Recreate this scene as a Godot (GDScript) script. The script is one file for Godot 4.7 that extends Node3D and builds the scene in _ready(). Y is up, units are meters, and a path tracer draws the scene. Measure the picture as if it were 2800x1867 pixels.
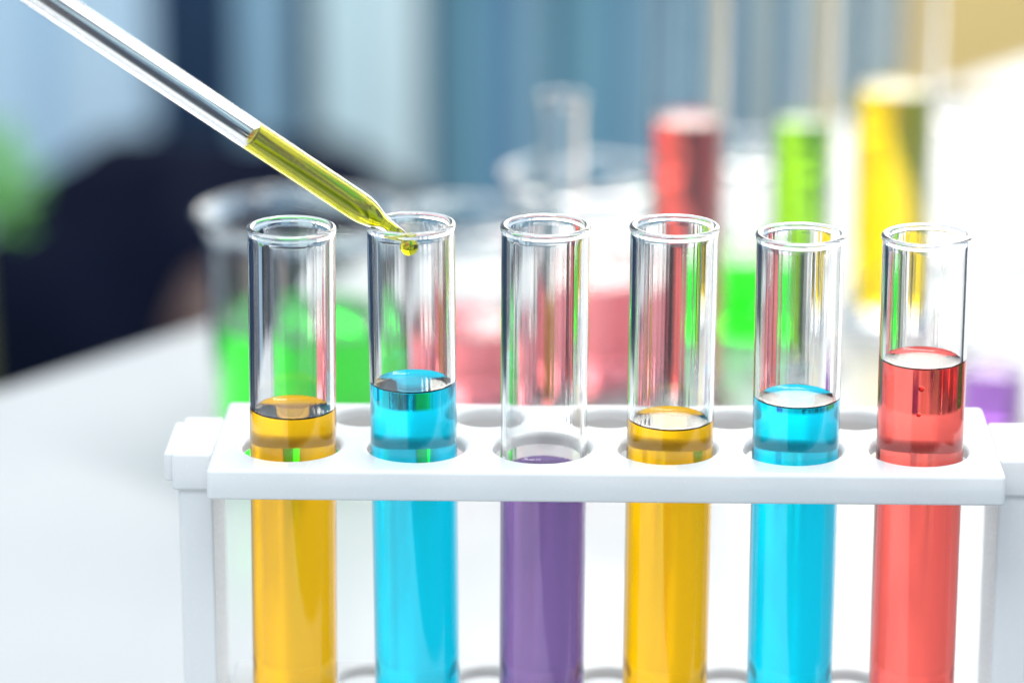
extends Node3D
# A row of six test tubes in a white plastic rack on a lab table, a pipette letting a drop fall
# into the second tube, coloured glassware out of focus behind. All shape tables are in millimetres.

const MM := 0.001
const TABLE := -105.0     # height of the table top; the rack's upper plate has its top at 0
const FLOOR := -855.0
var used := {}

# ---------------------------------------------------------------- naming helpers
func numbered(called: String) -> String:
	var n: int = used.get(called, 0)
	used[called] = n + 1
	return called if n == 0 else "%s_%03d" % [called, n]

func tag(o: Node, label: String, category: String, group := "") -> void:
	o.set_meta("label", label)
	o.set_meta("category", category)
	if group != "":
		o.set_meta("group", group)

func thing(called: String, at_mm: Vector3, label: String, category: String, group := "") -> Node3D:
	var o := Node3D.new()
	o.name = numbered(called)
	add_child(o)
	o.position = at_mm * MM
	tag(o, label, category, group)
	return o

func part(called: String, mesh: Mesh, m: Material, parent: Node, xf := Transform3D()) -> MeshInstance3D:
	var o := MeshInstance3D.new()
	o.name = called
	o.mesh = mesh
	o.material_override = m
	parent.add_child(o, true)
	o.transform = xf
	return o

func setting(called: String, mesh: Mesh, m: Material, xf := Transform3D()) -> MeshInstance3D:
	var o := part(numbered(called), mesh, m, self, xf)
	o.set_meta("kind", "structure")
	return o

# ---------------------------------------------------------------- materials
func lin(r: float, g: float, b: float) -> Color:
	return Color(r, g, b).linear_to_srgb()

func matte(c: Color, rough := 0.6, spec := 0.5) -> StandardMaterial3D:
	var m := StandardMaterial3D.new()
	m.albedo_color = c
	m.roughness = rough
	m.metallic_specular = spec
	return m

func clear(c: Color, scale: float, spec := 0.5) -> StandardMaterial3D:   # solid glass or liquid; the colour's alpha is its cloudiness
	var m := StandardMaterial3D.new()
	m.albedo_color = c
	m.roughness = 0.0
	m.metallic_specular = spec
	m.refraction_enabled = true
	m.refraction_scale = scale
	m.transparency = BaseMaterial3D.TRANSPARENCY_ALPHA
	return m

func noise_tex(freq: float, seed_: int, octaves: int, lo: float, hi: float, normal := false, bump := 4.0) -> NoiseTexture2D:
	var n := FastNoiseLite.new()
	n.seed = seed_
	n.frequency = freq
	n.fractal_octaves = octaves
	var t := NoiseTexture2D.new()
	t.width = 512
	t.height = 512
	t.seamless = true
	t.noise = n
	if normal:
		t.as_normal_map = true
		t.bump_strength = bump
	else:
		var g := Gradient.new()
		g.set_color(0, Color(lo, lo, lo))
		g.set_color(1, Color(hi, hi, hi))
		t.color_ramp = g
	return t

# ---------------------------------------------------------------- shapes (millimetres in, metres out)
func commit(v: PackedVector3Array, n: PackedVector3Array, idx: PackedInt32Array, uv := PackedVector2Array()) -> ArrayMesh:
	var a := []
	a.resize(Mesh.ARRAY_MAX)
	a[Mesh.ARRAY_VERTEX] = v
	a[Mesh.ARRAY_NORMAL] = n
	a[Mesh.ARRAY_INDEX] = idx
	if uv.size():
		a[Mesh.ARRAY_TEX_UV] = uv
	var m := ArrayMesh.new()
	m.add_surface_from_arrays(Mesh.PRIMITIVE_TRIANGLES, a)
	return m

# A profile of (radius, height) points that runs counter-clockwise seen with the axis on the left:
# up the outside, down the inside. A point given twice makes a sharp edge. lip > 0 pulls out a pouring lip.
func lathe(p: Array, seg := 96, lip := 0.0, lip_at := 0.0, lip_y := 0.0, ripple := 0.0, ripple_seed := 0) -> ArrayMesh:
	var v := PackedVector3Array()
	var n := PackedVector3Array()
	var idx := PackedInt32Array()
	var k := p.size()
	var wave := PackedFloat32Array()    # drawn glass is never quite round: fine ripples run along the tube
	var steep := PackedFloat32Array()
	wave.resize(seg + 1)
	steep.resize(seg + 1)
	if ripple > 0.0:
		var rng := RandomNumberGenerator.new()
		rng.seed = 77 + ripple_seed
		for f in 26:
			var turns := rng.randi_range(3, 64)
			var ph := rng.randf() * TAU
			var amp := ripple * rng.randf() / pow(turns, 0.55)
			for s in seg + 1:
				wave[s] += amp * sin(turns * TAU * s / seg + ph)
				steep[s] += amp * turns * cos(turns * TAU * s / seg + ph)
	for i in k:
		var here: Vector2 = p[i]
		var a: Vector2 = p[maxi(i - 1, 0)]
		var b: Vector2 = p[mini(i + 1, k - 1)]
		var d := Vector2.ZERO
		if here.distance_to(a) > 1e-6:
			d += (here - a).normalized()
		if b.distance_to(here) > 1e-6:
			d += (b - here).normalized()
		if p[0].distance_to(p[k - 1]) < 1e-6 and (i == 0 or i == k - 1):
			d = (p[1] - p[0]).normalized() + (p[k - 1] - p[k - 2]).normalized()
		var out := Vector2(d.y, -d.x).normalized()
		for s in seg + 1:
			var t := TAU * s / seg
			var r := here.x
			if lip > 0.0 and here.x > 1.0:
				var near := exp(-pow(wrapf(t - lip_at, -PI, PI) / 0.28, 2.0))
				var high := clampf((here.y - lip_y) / 10.0, 0.0, 1.0)
				r += lip * near * high * high
			var tilt := 0.0
			if ripple > 0.0 and here.x > 4.0:
				r += wave[s]
				tilt = -steep[s] / here.x * absf(out.x)
			v.append(Vector3(cos(t) * r, here.y, sin(t) * r) * MM)
			n.append(Vector3(cos(t) * out.x - sin(t) * tilt * signf(out.x), out.y, sin(t) * out.x + cos(t) * tilt * signf(out.x)).normalized() if here.x > 1e-4 else Vector3(0, signf(out.y) if absf(out.y) > 0.01 else 1.0, 0))
	for i in k - 1:
		if p[i].distance_to(p[i + 1]) < 1e-6:
			continue
		for s in seg:
			var a := i * (seg + 1) + s
			var b := a + seg + 1
			if p[i].x > 1e-4:
				idx.append_array([a, a + 1, b])
			if p[i + 1].x > 1e-4:
				idx.append_array([a + 1, b + 1, b])
	return commit(v, n, idx)

func arc(c: Vector2, r: float, from: float, to: float, steps: int) -> Array:
	var out := []
	for i in steps + 1:
		var t := deg_to_rad(lerpf(from, to, float(i) / steps))
		out.append(c + Vector2(cos(t), sin(t)) * r)
	return out

# A box with rounded edges, its middle at the origin.
func round_box(size: Vector3, r: float, steps := 4) -> ArrayMesh:
	var v := PackedVector3Array()
	var n := PackedVector3Array()
	var idx := PackedInt32Array()
	var h := size / 2.0
	for axis in 3:
		for sgn: float in [-1.0, 1.0]:
			var u := (axis + 1) % 3
			var w := (axis + 2) % 3
			var grid := []
			for e: int in [u, w]:
				var line := []
				for i in steps + 1:
					line.append([-1.0, tan(-PI / 4 * (1.0 - float(i) / steps))])
				for i in steps + 1:
					line.append([1.0, tan(PI / 4 * float(i) / steps)])
				grid.append(line)
			var first := v.size()
			var m: int = grid[0].size()
			for gu: Array in grid[0]:
				for gw: Array in grid[1]:
					var dir := Vector3.ZERO
					dir[axis] = sgn
					dir[u] = gu[1]
					dir[w] = gw[1]
					dir = dir.normalized()
					var c := Vector3.ZERO
					c[axis] = sgn * (h[axis] - r)
					c[u] = gu[0] * (h[u] - r)
					c[w] = gw[0] * (h[w] - r)
					v.append((c + dir * r) * MM)
					n.append(dir)
			for i in m - 1:
				for j in m - 1:
					var a := first + i * m + j
					var q := [a, a + m, a + 1, a + 1, a + m, a + m + 1]
					if sgn > 0:
						q = [a, a + 1, a + m, a + 1, a + m + 1, a + m]
					idx.append_array(q)
	return commit(v, n, idx)

# A moulded plate: a thin top with round, softly lipped holes and a skirt round its edge. holes: [x, z, radius, cell x0, x1, z0, z1]
func holed_plate(x0: float, x1: float, z0: float, z1: float, thick: float, skirt: float, r: float, lip: float, holes: Array) -> ArrayMesh:
	var v := PackedVector3Array()
	var n := PackedVector3Array()
	var idx := PackedInt32Array()
	var seg := 64
	for h: Array in holes:
		var angles := []
		for s in seg:
			angles.append(TAU * s / seg)
		for c: Vector2 in [Vector2(h[3], h[5]), Vector2(h[4], h[5]), Vector2(h[4], h[6]), Vector2(h[3], h[6])]:
			angles.append(fposmod(atan2(c.y - h[1], c.x - h[0]), TAU))
		angles.sort()
		var rings := []   # radius outside the hole's own, height, normal (outward share, up share); -1 = cell border
		rings.append([-1.0, 0.0, 0.0, 1.0])
		for i in 7:
			var t := PI / 2 * i / 6.0
			rings.append([lip * (1.0 - sin(t)), -lip * (1.0 - cos(t)), -sin(t), cos(t)])
		for i in 4:
			var t := PI / 2 * i / 3.0
			rings.append([0.5 * (1.0 - cos(t)), -thick + 0.5 * (1.0 - sin(t)), -cos(t), -sin(t)])
		rings.append([-1.0, -thick, 0.0, -1.0])
		var first := v.size()
		var m := angles.size()
		for ring: Array in rings:
			for a: float in angles:
				var d := Vector2(cos(a), sin(a))
				var at: Vector2
				if ring[0] < 0.0:
					var tx: float = ((h[4] if d.x > 0 else h[3]) - h[0]) / d.x if absf(d.x) > 1e-9 else 1e9
					var tz: float = ((h[6] if d.y > 0 else h[5]) - h[1]) / d.y if absf(d.y) > 1e-9 else 1e9
					at = Vector2(h[0], h[1]) + d * minf(tx, tz)
				else:
					at = Vector2(h[0], h[1]) + d * (h[2] + ring[0])
				v.append(Vector3(at.x, ring[1], at.y) * MM)
				n.append(Vector3(d.x * ring[2], ring[3], d.y * ring[2]))
		for i in rings.size() - 1:
			for s in m:
				var a := first + i * m + s
				var b := first + i * m + (s + 1) % m
				idx.append_array([a, b, a + m, b, b + m, a + m])
	# the rim of the plate
	var loop := []
	for c: Array in [[x1 - r, z1 - r, 0.0], [x0 + r, z1 - r, 90.0], [x0 + r, z0 + r, 180.0], [x1 - r, z0 + r, 270.0]]:
		for i in 7:
			var t := deg_to_rad(c[2] + 90.0 * i / 6.0)
			loop.append([c[0], c[1], cos(t), sin(t)])
	var prof := []
	for i in 7:
		var t := PI / 2 * i / 6.0
		prof.append([r * sin(t), -r * (1.0 - cos(t)), sin(t), cos(t)])
	for i in 5:
		var t := PI / 2 * i / 4.0
		prof.append([r - 0.6 * (1.0 - cos(t)), -skirt + 0.6 * (1.0 - sin(t)), cos(t), -sin(t)])
	prof.append_array([[0.0, -skirt, 0.0, -1.0], [0.0, -skirt, -1.0, 0.0], [0.0, -thick, -1.0, 0.0]])
	var start := v.size()
	for p: Array in prof:
		for l: Array in loop:
			v.append(Vector3(l[0] + l[2] * p[0], p[1], l[1] + l[3] * p[0]) * MM)
			n.append(Vector3(l[2] * p[2], p[3], l[3] * p[2]))
	var q := loop.size()
	for i in prof.size() - 1:
		for s in q:
			var a := start + i * q + s
			var b := start + i * q + (s + 1) % q
			idx.append_array([a, a + q, b, b, a + q, b + q])
	return commit(v, n, idx)

# A cloth or blind hanging in folds between two x places; wave in millimetres.
func pleats(width: float, height: float, wave: float, period: float, phase: float, uneven: float) -> ArrayMesh:
	var v := PackedVector3Array()
	var n := PackedVector3Array()
	var idx := PackedInt32Array()
	var cols := int(width / period * 16) + 2
	var noise := FastNoiseLite.new()
	noise.seed = int(phase * 100)
	noise.frequency = 0.012
	var line := []
	for i in cols + 1:
		var x := width * (float(i) / cols - 0.5)
		var bent := x + uneven * period * noise.get_noise_1d(x)
		line.append(Vector2(x, wave * sin(TAU * bent / period + phase) * (1.0 + 0.4 * noise.get_noise_1d(x + 500.0))))
	for side in 2:
		for i in cols + 1:
			var a: Vector2 = line[maxi(i - 1, 0)]
			var b: Vector2 = line[mini(i + 1, cols)]
			var d := (b - a).normalized()
			var nn := Vector3(-d.y, 0, d.x) * (1.0 if side == 0 else -1.0)
			for y: float in [0.0, height]:
				v.append((Vector3(line[i].x, y, line[i].y) + nn * 0.6) * MM)
				n.append(nn)
	for side in 2:
		for i in cols:
			var a := side * (cols + 1) * 2 + i * 2
			idx.append_array([a, a + 1, a + 2, a + 2, a + 1, a + 3] if side == 0 else [a, a + 2, a + 1, a + 2, a + 3, a + 1])
	return commit(v, n, idx)

# A soft rounded lump on the floor (padded seat): a squashed ball with a flat underside and shallow dents.
func lump(rx: float, ry: float, rz: float, power: float, dents: float, seed_: int) -> ArrayMesh:
	var noise := FastNoiseLite.new()
	noise.seed = seed_
	noise.frequency = 0.9
	var st := SurfaceTool.new()
	st.begin(Mesh.PRIMITIVE_TRIANGLES)
	st.set_smooth_group(0)
	var rows := 28
	var cols := 48
	var pts := []
	for i in rows + 1:
		var t := PI * (0.5 - float(i) / rows)
		for j in cols:
			var s := TAU * j / cols
			var d := Vector3(cos(t) * cos(s), sin(t), cos(t) * sin(s))
			var k := pow(pow(absf(d.x), power) + pow(absf(d.y), power) + pow(absf(d.z), power), -1.0 / power)
			k *= 1.0 + dents * noise.get_noise_3dv(d * 2.0)
			pts.append(Vector3(d.x * rx, maxf(d.y * ry, -ry) + ry, d.z * rz) * k * MM)
	for i in rows:
		for j in cols:
			var a: Vector3 = pts[i * cols + j]
			var b: Vector3 = pts[i * cols + (j + 1) % cols]
			var c: Vector3 = pts[(i + 1) * cols + j]
			var e: Vector3 = pts[(i + 1) * cols + (j + 1) % cols]
			for q: Vector3 in [a, c, b, b, c, e]:
				st.add_vertex(q)
	st.index()
	st.generate_normals()
	return st.commit()

# ---------------------------------------------------------------- glassware
func tube_glass(len_: float, ro: float, ri: float, which: int) -> ArrayMesh:
	var p := [Vector2(0, 0)]
	p.append_array(arc(Vector2(0, ro), ro, -84, 0, 14))
	p.append_array([Vector2(ro, 40), Vector2(ro, len_ - 3.0), Vector2(ro, len_ - 1.9)])
	p.append_array(arc(Vector2((ro + ri) / 2 + 0.12, len_ - 0.82), 0.82, -42, 205, 16))
	p.append_array([Vector2(ri, len_ - 1.9), Vector2(ri, len_ - 3.0), Vector2(ri, 40)])
	p.append_array(arc(Vector2(0, ro), ri, 0, -84, 14))
	p.append(Vector2(0, ro - ri))
	return lathe(p, 420, 0.0, 0.0, 0.0, 0.008, which)

func liquid_body(ro: float, floor_y: float, r: float, level: float, rise: float, curl: float, round_bottom := true) -> ArrayMesh:
	var p := [Vector2(0, floor_y)]
	if round_bottom:
		p.append_array(arc(Vector2(0, floor_y + r), r, -84, 0, 14))
	else:
		p.append_array(arc(Vector2(r - 2.5, floor_y + 2.5), 2.5, -90, 0, 6))
	p.append(Vector2(r, lerpf(floor_y + r, level, 0.5)))
	p.append(Vector2(r, level + rise - 0.05))
	p.append(Vector2(r, level + rise - 0.05))
	for i in 15:
		var d := pow(i / 14.0, 2.2) * (r - 0.3)
		p.append(Vector2(r - d, level + rise * exp(-d / curl)))
	p.append(Vector2(0, level))
	return lathe(p, 128)

func test_tube(foot: Vector2, lean: float, len_: float, level: float, m: Material, glass: Material, label: String) -> Node3D:
	var t := thing("test_tube", Vector3(foot.x, TABLE + 2.2, foot.y), label, "test tube", "filled test tubes in the front row of the rack")
	t.basis = Basis(Vector3(0, 0, 1), -lean)
	part("glass", tube_glass(len_, 10.0, 8.75, int(foot.x)), glass, t)
	part("liquid", liquid_body(10.0, 1.15, 8.85, level, 1.0, 0.9), m, t)
	return t

func beaker(at: Vector2, r: float, h: float, level: float, m: Material, glass: Material, lip_at: float, label: String) -> Node3D:
	var t := thing("beaker", Vector3(at.x, TABLE, at.y), label, "beaker", "beakers standing behind the rack")
	var p := [Vector2(0, 0), Vector2(r - 4, 0)]
	p.append_array(arc(Vector2(r - 4, 4), 4, -80, 0, 6))
	p.append_array([Vector2(r, h - 9), Vector2(r + 0.3, h - 5)])
	p.append_array(arc(Vector2(r + 1.6, h - 1.4), 1.4, -60, 150, 10))
	p.append_array([Vector2(r - 1.0, h - 5), Vector2(r - 1.5, h - 9), Vector2(r - 1.5, 5)])
	p.append_array(arc(Vector2(r - 4.5, 4.5), 3, 0, -90, 6))
	p.append(Vector2(0, 1.5))
	part("glass", lathe(p, 96, 1.8, lip_at, h - 10), glass, t)
	if m:
		part("liquid", liquid_body(r, 1.7, r - 1.7, level, 1.0, 1.2, false), m, t)
	return t

func cylinder(at: Vector2, r: float, h: float, level: float, foot_r: float, m: Material, glass: Material, lip: bool, label: String) -> Node3D:
	var t := thing("measuring_cylinder", Vector3(at.x, TABLE, at.y), label, "cylinder", "measuring cylinders standing behind the rack")
	var w := 1.2
	var f := [Vector2(0, 0), Vector2(foot_r - 1, 0)]
	f.append_array(arc(Vector2(foot_r - 1.2, 1.2), 1.2, -70, 80, 8))
	f.append_array([Vector2(r + 3.0, 3.4), Vector2(r + 1.0, 5.0), Vector2(r - 1.5, 6.0), Vector2(0, 6.0)])
	part("foot", lathe(f), glass, t)
	var p := [Vector2(0, 6.2), Vector2(r - 2, 6.2)]
	p.append_array(arc(Vector2(r - 2, 8.2), 2, -80, 0, 5))
	p.append(Vector2(r, h - 5))
	if lip:
		p.append_array(arc(Vector2(r + 0.1, h - 1.0), 1.0, -60, 130, 10))
	else:
		p.append_array(arc(Vector2(r - 0.2, h - 0.8), 0.8, -40, 130, 8))
	p.append_array([Vector2(r - w, h - 5), Vector2(r - w, 10)])
	p.append_array(arc(Vector2(r - w - 2, 9.6), 2, 0, -90, 5))
	p.append(Vector2(0, 7.6))
	part("glass", lathe(p), glass, t)
	part("liquid", liquid_body(r, 7.8, r - w - 0.2, level, 1.0, 1.2, false), m, t)
	return t

# ----------------------------------------------------------------
func _ready() -> void:
	# ---- camera
	var cam := Camera3D.new()
	cam.name = "camera"
	add_child(cam)
	cam.position = Vector3(-3.946, 247.92, 732.49) * MM
	cam.rotation = Vector3(-0.2949, 0.0238, 0.0002)
	var lens := CameraAttributesPhysical.new()
	lens.frustum_focal_length = 117.55
	lens.exposure_aperture = 117.55 / 20.5
	lens.frustum_focus_distance = 0.762
	lens.frustum_near = 0.05
	lens.frustum_far = 60.0
	cam.attributes = lens
	cam.current = true

	# ---- surroundings: an evenly lit pale room
	var env := Environment.new()
	env.background_mode = Environment.BG_COLOR
	env.background_color = lin(0.62, 0.75, 0.86)
	env.background_energy_multiplier = 0.55
	env.tonemap_mode = Environment.TONE_MAPPER_LINEAR
	env.tonemap_exposure = 2.08
	env.sdfgi_enabled = true
	env.ssao_enabled = true
	env.ssil_enabled = true
	var we := WorldEnvironment.new()
	we.name = "surroundings"
	we.environment = env
	add_child(we)

	# ---- lamps: a tall bright window behind to the right, a panel lamp overhead, an added fill lamp above the viewer
	window_light(Vector3(760, 720, -2150), Vector2(1700, 1400), Vector3(760, 720, 0), 1.3, Color(1.0, 0.985, 0.95), "bright_window", "bright window behind the table, outside the picture", "window")
	window_light(Vector3(500, 1500, -500), Vector2(1500, 220), Vector3(0, 0, 0), 1.2, Color(1.0, 0.99, 0.97), "added_fill_lamp", "square white ceiling lamp above the table, outside the picture", "lamp")

	window_light(Vector3(-150, 1500, 750), Vector2(1200, 500), Vector3(-150, 0, 750.01), 1.5, Color(0.96, 0.985, 1.0), "added_fill_lamp", "added broad white fill lamp above the viewer, outside the picture", "lamp")  # added fill lamp, unseen, brightens the front of the rack

	build_setting()
	build_rack()
	build_tubes()
	build_pipette()
	build_glassware()

func window_light(at: Vector3, size: Vector2, aim: Vector3, energy: float, c: Color, called: String, label: String, category: String) -> void:
	var t := thing(called, at, label, category)
	var dir := (aim - at).normalized()
	t.basis = Basis.looking_at(dir, Vector3.UP if absf(dir.y) < 0.95 else Vector3.FORWARD)
	var glow := StandardMaterial3D.new()
	glow.albedo_color = Color(0.9, 0.9, 0.9)
	glow.emission_enabled = true
	glow.emission = c
	glow.emission_energy_multiplier = 1.0
	part("diffuser", round_box(Vector3(size.x, size.y, 20), 3), glow, t)
	part("frame", round_box(Vector3(size.x + 60, size.y + 60, 18), 3), matte(lin(0.7, 0.7, 0.7)), t, Transform3D(Basis(), Vector3(0, 0, 21) * MM))
	var l := AreaLight3D.new()
	l.name = "light"
	l.area_size = size * MM
	l.light_energy = energy
	l.light_color = c
	l.area_range = 12.0
	l.shadow_enabled = true
	t.add_child(l)
	l.position = Vector3(0, 0, -14) * MM

func build_setting() -> void:
	# the white table top: its far edge runs aslant behind the glassware
	var top := matte(lin(0.375, 0.38, 0.385), 0.5, 0.4)
	top.roughness_texture = noise_tex(0.01, 3, 4, 0.55, 1.0)
	top.uv1_triplanar = true
	top.uv1_scale = Vector3(2, 2, 2)
	var u := Vector3(422, 0, -549).normalized()
	var side := Vector3(-u.z, 0, u.x)   # towards the viewer
	var edge_mid := Vector3(3, TABLE - 15, -645)
	var mid := edge_mid + side * 251
	setting("table_top", round_box(Vector3(2600, 30, 502), 4), top, Transform3D(Basis(u, Vector3.UP, u.cross(Vector3.UP)), mid * MM))
	setting("floor", round_box(Vector3(9000, 40, 9000), 2), matte(lin(0.035, 0.05, 0.08), 0.5), Transform3D(Basis(), Vector3(0, FLOOR - 20, -1000) * MM))
	setting("back_wall", round_box(Vector3(7000, 790, 60), 2), matte(lin(0.02, 0.055, 0.12), 0.8), Transform3D(Basis(), Vector3(0, FLOOR + 395, -2060) * MM))

	# hangings in front of the back wall, left to right
	var hang := [   # x0, x1, z, colour, wave, period, phase, uneven
		[-640.0, -345.0, -1800.0, lin(0.60, 0.78, 0.92), 16.0, 90.0, 1.0, 0.5, "pale blue-grey curtain at the far left, behind the dark padded seat"],
		[-275.0, -238.0, -1800.0, lin(0.32, 0.52, 0.66), 8.0, 60.0, 2.0, 0.3, "narrow dim blue curtain strip between two pale curtains"],
		[-214.0, -135.0, -1800.0, lin(0.76, 0.92, 0.95), 12.0, 80.0, 0.3, 0.4, "bright pale curtain left of the teal blind"],
		[66.0, 205.0, -1500.0, lin(0.56, 0.62, 0.60), 14.0, 46.0, 1.7, 0.5, "pale grey-green curtain right of the teal blind"],
	]
	for h: Array in hang:
		var t := thing("curtain", Vector3((h[0] + h[1]) / 2, FLOOR, h[2]), h[8], "curtain", "curtains along the back wall")
		var cloth := matte(h[3], 0.85)
		part("cloth", pleats(h[1] - h[0], 760, h[4], h[5], h[6], h[7]), cloth, t)
	# the vertical blind: one slat after another, in four shades of teal and slate
	var blind := thing("vertical_blind", Vector3(80, FLOOR, -1080), "vertical blind of teal and slate slats beyond the table, behind the glassware", "blind")
	var shades := [matte(lin(0.08, 0.20, 0.27), 0.7), matte(lin(0.19, 0.38, 0.46), 0.7), matte(lin(0.10, 0.23, 0.36), 0.7), matte(lin(0.24, 0.40, 0.48), 0.7)]
	var rng := RandomNumberGenerator.new()
	rng.seed = 5
	var x := -90.0
	var pick := 0
	while x < 66.0:
		var w := rng.randf_range(9.0, 20.0)
		part("slat", round_box(Vector3(w, 795, 2), 0.8, 2), shades[pick % 4], blind, Transform3D(Basis(Vector3.UP, rng.randf_range(-0.4, 0.4)), Vector3(x + w / 2 - 80, 397.5, 0) * MM))
		x += w * 0.97
		pick += 1
	part("head_rail", round_box(Vector3(180, 26, 30), 4), matte(lin(0.4, 0.45, 0.48)), blind, Transform3D(Basis(), Vector3(-90, 808, 0) * MM))
	var ochre := thing("glow_panel", Vector3(560, FLOOR, -1820), "added ochre panel coloured as the warm glow at the top right, beyond the white table", "panel")  # added board: the warm glow in this corner is put into its ochre colour
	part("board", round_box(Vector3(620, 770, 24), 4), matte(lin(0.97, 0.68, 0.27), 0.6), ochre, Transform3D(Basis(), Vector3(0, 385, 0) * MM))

	# a low dark padded seat, with a wooden arm, and a leafy plant beyond the table
	var seat := thing("padded_seat", Vector3(-262, FLOOR, -1480), "dark navy rounded padded seat on the floor beyond the table", "seat")
	part("cushion", lump(218, 285, 190, 2.1, 0.08, 4), matte(lin(0.003, 0.005, 0.016), 0.9, 0.2), seat)
	part("wooden_arm", round_box(Vector3(44, 528, 120), 20), matte(lin(0.07, 0.028, 0.02), 0.5), seat, Transform3D(Basis(), Vector3(20, 264, 205) * MM))
	plant()

func plant() -> void:
	var t := thing("leafy_plant", Vector3(-372, FLOOR, -1180), "green leafy plant in a pot at the left edge, beyond the table", "plant")
	var pot := [Vector2(0, 0), Vector2(70, 0), Vector2(70, 0), Vector2(90, 160), Vector2(96, 162), Vector2(96, 172), Vector2(84, 172), Vector2(80, 150), Vector2(80, 150), Vector2(0, 150)]
	part("pot", lathe(pot, 40), matte(lin(0.25, 0.27, 0.28), 0.5), t)
	part("stem", lathe([Vector2(0, 140), Vector2(9, 140), Vector2(7, 400), Vector2(4, 610), Vector2(0, 615)], 12), matte(lin(0.10, 0.12, 0.04)), t)
	var green := matte(lin(0.16, 0.46, 0.08), 0.5)
	green.backlight_enabled = true
	green.backlight = lin(0.1, 0.3, 0.05)
	var st := SurfaceTool.new()
	st.begin(Mesh.PRIMITIVE_TRIANGLES)
	for k in 7:
		var a := PI * k / 6.0
		var b := PI * (k + 1) / 6.0
		if k < 6:
			var w1 := sin(a) * 14.0
			var w2 := sin(b) * 14.0
			var y1 := k * 12.0
			var y2 := (k + 1) * 12.0
			var q := [Vector3(-w1, y1, 3 - w1 * 0.2), Vector3(0, y1, 0), Vector3(w1, y1, 3 - w1 * 0.2), Vector3(-w2, y2, 3 - w2 * 0.2), Vector3(0, y2, 0), Vector3(w2, y2, 3 - w2 * 0.2)]
			for i: int in [0, 3, 1, 1, 3, 4, 1, 4, 2, 2, 4, 5]:
				st.add_vertex(q[i] * MM)
	st.generate_normals()
	var leaf := st.commit()
	var rng := RandomNumberGenerator.new()
	rng.seed = 21
	for i in 150:
		var y := rng.randf_range(585, 640)
		var out := Vector3(rng.randf_range(-1, 1), rng.randf_range(-0.2, 0.9), rng.randf_range(-1, 1)).normalized()
		var reach := rng.randf_range(5, 42) * (1.0 - absf(y - 605) / 120.0)
		var b := Basis.looking_at(out, Vector3(0.1, 1, 0.2).normalized()) * Basis(Vector3.RIGHT, -PI / 2)
		var o := part("leaf", leaf, green, t, Transform3D(b.scaled(Vector3.ONE * rng.randf_range(0.2, 0.36)), Vector3(out.x * reach, y, out.z * reach) * MM))

# ---------------------------------------------------------------- the rack
func build_rack() -> void:
	var t := thing("test_tube_rack", Vector3(0, TABLE, 0), "white plastic test tube rack with two plates of holes", "rack")
	var white := matte(lin(0.73, 0.735, 0.74), 0.3)
	white.roughness_texture = noise_tex(0.02, 12, 5, 0.6, 1.0)
	white.normal_enabled = true
	white.normal_texture = noise_tex(0.09, 8, 3, 0, 1, true, 2.0)
	white.normal_scale = 0.25
	white.uv1_triplanar = true
	white.uv1_scale = Vector3(60, 60, 60)
	white.subsurf_scatter_enabled = true
	white.subsurf_scatter_strength = 0.08
	white.backlight_enabled = true
	white.backlight = lin(0.7, 0.7, 0.7)
	var x0 := -90.4
	var x1 := 90.6
	var zf := 17.9
	var zb := -32.1
	var zm := -13.4
	for level: Array in [[0.0, 7.3], [-66.9, 3.4]]:
		var r := 1.1
		var holes := []
		for i in 6:
			var c := (i - 2.5) * 29.0
			holes.append([c, 0.0, 11.2, (x0 + r) if i == 0 else c - 14.5, (x1 - r) if i == 5 else c + 14.5, zm, zf - r])
		for i in 5:
			var c := (i - 2.0) * 29.0 + 1.0
			holes.append([c, -22.0, 7.3, (x0 + r) if i == 0 else c - 14.5, (x1 - r) if i == 4 else c + 14.5, zb + r, zm])
		part("plate", holed_plate(x0, x1, zb, zf, 3.0, level[1], r, 1.3, holes), white, t, Transform3D(Basis(), Vector3(0, level[0] - TABLE, 0) * MM))
	part("base_plate", round_box(Vector3(178, 2, 48), 0.6), white, t, Transform3D(Basis(), Vector3(0.1, 1.0, -7) * MM))
	for s: float in [-1.0, 1.0]:
		var edge := x0 if s < 0 else x1
		# end frame: a leg, a collar that holds the upper plate, and a thin outer clip
		var leg := part("leg", round_box(Vector3(8.0, 99, 26.0), 0.7), white, t, Transform3D(Basis(), Vector3(edge + s * 4.2, 49.5, -8) * MM))
		var collar := part("collar", round_box(Vector3(9.4, 9.2, 27.4), 0.9), white, t, Transform3D(Basis(), Vector3(edge + s * 4.75, 100.0, -8) * MM))
		part("clip", round_box(Vector3(2.2, 7.0, 23.0), 0.7), white, collar, Transform3D(Basis(), Vector3(s * 5.6, 0.6, 0.4) * MM))

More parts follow.
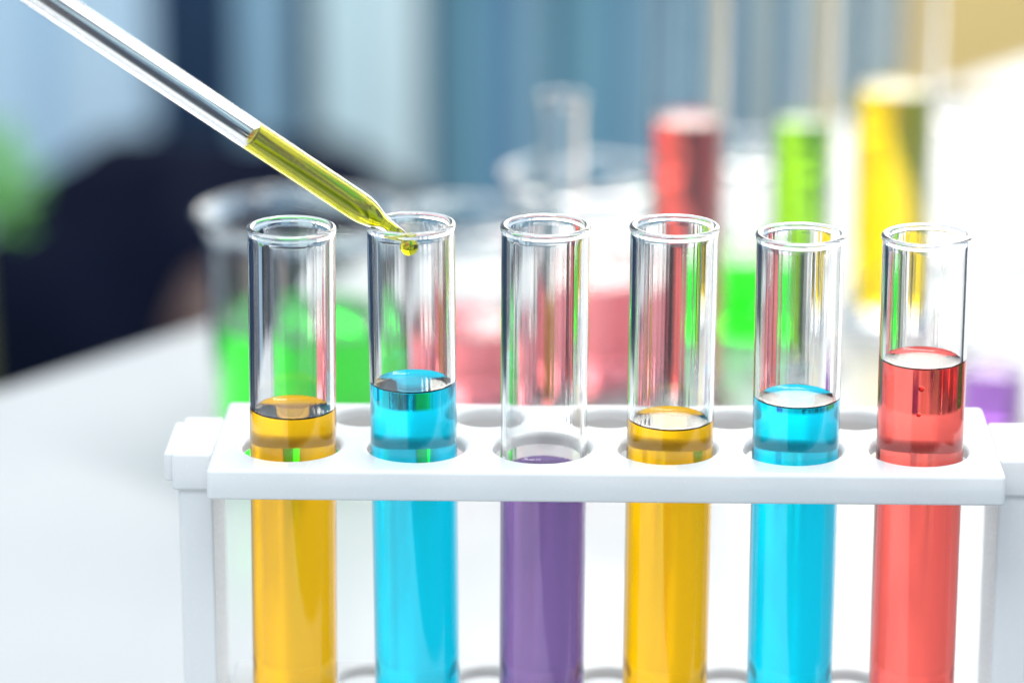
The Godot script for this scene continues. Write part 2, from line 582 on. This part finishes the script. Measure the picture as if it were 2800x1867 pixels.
func build_tubes() -> void:
	var glass := clear(Color(1, 1, 1, 0), 0.05)
	glass.resource_name = "glass"
	var orange := clear(Color(1.0, 0.765, 0.0, 0.0), 0.033, 0.3)
	var cyan := clear(Color(0.0, 0.85, 0.97, 0.0), 0.033, 0.3)
	var violet := clear(Color(0.56, 0.43, 0.68, 0.06), 0.033, 0.3)
	var red := clear(Color(1.0, 0.42, 0.38, 0.0), 0.033, 0.3)
	var rows := [   # rim x, rim y, lean, liquid height, colour, label
		[-71.54, 51.14, 0.0106, 8.4, orange, "test tube of orange liquid at the left end of the rack"],
		[-44.41, 52.24, -0.0062, 14.94, cyan, "test tube of cyan liquid under the dripping pipette"],
		[-13.79, 51.93, 0.0052, -6.0, violet, "test tube of violet liquid, filled only below the rack's upper plate"],
		[15.49, 52.02, 0.007, 6.46, orange, "test tube of orange liquid between the violet and a cyan tube"],
		[44.07, 50.28, -0.0003, 11.96, cyan, "test tube of cyan liquid between the orange and the red tube"],
		[72.58, 50.26, -0.0027, 21.39, red, "test tube of red liquid at the right end of the rack, the fullest"],
	]
	for r: Array in rows:
		var len_: float = r[1] + 1.3 - (TABLE + 2.2)
		var t := test_tube(Vector2(r[0] - len_ * r[2], 0), r[2], len_, r[3] - (TABLE + 2.2), r[4], glass, r[5])
		if r[4] == red:   # two air bubbles against the front wall: their skin faces inwards
			for b: Array in [[-0.9, 17.4, 0.65], [-1.3, 11.2, 0.5]]:
				part("bubble", lathe(arc(Vector2.ZERO, b[2], 90, -90, 16), 24), red, t.get_node("liquid"), Transform3D(Basis(), Vector3(b[0], b[1] - (TABLE + 2.2), 7.9) * MM))

func build_pipette() -> void:
	var tip := Vector3(-45.2, 49.9, 1.0)
	var far := Vector3(-121.05, 108.42, 22.0)
	var t := thing("pipette", tip, "clear glass pipette with yellow-green liquid above the second tube", "pipette")
	var up := (far - tip).normalized()
	var sidev := up.cross(Vector3(0, 0, 1)).normalized()
	var b := Basis(sidev, up, sidev.cross(up))
	var glass := clear(Color(1, 1, 1, 0), 0.05)
	var yellow := clear(Color(0.87, 0.83, 0.0, 0.0), 0.033, 0.3)
	var o := [Vector2(0.75, 0.0), Vector2(1.0, 0.15), Vector2(1.05, 0.5), Vector2(1.35, 4.0), Vector2(1.55, 5.6), Vector2(1.72, 6.0), Vector2(1.8, 6.4), Vector2(1.78, 6.9), Vector2(1.95, 7.5), Vector2(2.7, 9.6), Vector2(3.15, 11.2), Vector2(3.35, 13.0), Vector2(3.4, 16.0), Vector2(3.4, 60.0), Vector2(3.4, 190.0), Vector2(3.1, 190.6), Vector2(2.4, 190.6),
		Vector2(2.15, 190.0), Vector2(2.15, 60.0), Vector2(2.15, 14.5), Vector2(2.0, 12.0), Vector2(1.5, 9.8), Vector2(0.85, 7.6), Vector2(0.7, 6.4), Vector2(0.65, 4.0), Vector2(0.6, 0.4), Vector2(0.62, 0.1), Vector2(0.75, 0.0)]
	part("glass", lathe(o, 64), glass, t, Transform3D(b, Vector3.ZERO))
	var l := [Vector2(0, 0.2), Vector2(0.66, 0.3), Vector2(0.71, 4.0), Vector2(0.76, 6.4), Vector2(0.92, 7.6), Vector2(1.57, 9.8), Vector2(2.08, 12.0), Vector2(2.22, 14.5), Vector2(2.22, 30.0), Vector2(2.22, 43.7), Vector2(2.22, 43.7)]
	for i in 9:
		var d := pow(i / 8.0, 1.6) * 2.1
		l.append(Vector2(2.2 - d, 42.6 + 1.1 * exp(-d / 0.8)))
	l.append(Vector2(0, 42.6))
	part("liquid", lathe(l, 64), yellow, t, Transform3D(b, Vector3.ZERO))
	var d := [Vector2(0, -4.0)]
	d.append_array(arc(Vector2(0, -1.95), 2.05, -82, 0, 12))
	d.append_array([Vector2(2.02, -1.5), Vector2(1.9, -1.0), Vector2(1.7, -0.4), Vector2(1.5, 0.1), Vector2(1.3, 0.6), Vector2(1.1, 1.0), Vector2(0.7, 1.3), Vector2(0, 1.4)])
	part("drop", lathe(d, 48), yellow, t, Transform3D(Basis(), Vector3(0.5, 0.1, 0) * MM))

func build_glassware() -> void:
	var thick := clear(Color(1, 1, 1, 0), 0.05)
	var green := clear(Color(0.05, 0.93, 0.0, 0.04), 0.033, 0.3)
	var pink := clear(Color(1.0, 0.54, 0.57, 0.02), 0.033, 0.3)
	var red := clear(Color(1.0, 0.40, 0.36, 0.02), 0.033, 0.3)
	var lime := clear(Color(0.68, 0.97, 0.08, 0.03), 0.033, 0.3)
	var yellow := clear(Color(1.0, 0.87, 0.02, 0.03), 0.033, 0.3)
	var amber := clear(Color(1.0, 0.62, 0.0, 0.85), 0.033, 0.3)
	var purple := clear(Color(0.60, 0.36, 0.74, 0.05), 0.033, 0.3)
	beaker(Vector2(-96, -306), 30.5, 81, 44, green, thick, PI, "large beaker of bright green liquid behind the left tubes")
	beaker(Vector2(-47, -362), 21.5, 66, 27, pink, thick, 0.4, "small beaker of pink liquid right of the large green beaker")
	beaker(Vector2(-5, -388), 25.5, 74, 38, pink, thick, PI, "taller beaker of pink liquid behind the small clear-necked cylinder")
	beaker(Vector2(56, -447), 20.5, 69, 30, green, thick, 0.0, "small beaker of green liquid between the red and lime cylinders")
	beaker(Vector2(131, -335), 12.5, 40, 20, purple, thick, 0.0, "small beaker of purple liquid at the right end of the rack")
	beaker(Vector2(152, -560), 26.0, 60, 0, null, thick, 0.0, "empty clear beaker in the glare on the right")
	cylinder(Vector2(-13, -337), 7.0, 112, 42, 12, amber, thick, true, "slim clear cylinder with a flared lip and amber liquid, behind the violet tube")
	cylinder(Vector2(29, -355), 12.8, 170, 100, 17, red, thick, false, "tall cylinder of red liquid")
	cylinder(Vector2(70, -397), 11.0, 175, 90, 16, lime, thick, false, "tall cylinder of lime green liquid")
	cylinder(Vector2(107, -454), 15.4, 180, 89, 20, yellow, thick, false, "tall cylinder of yellow liquid, the rightmost of the tall ones")
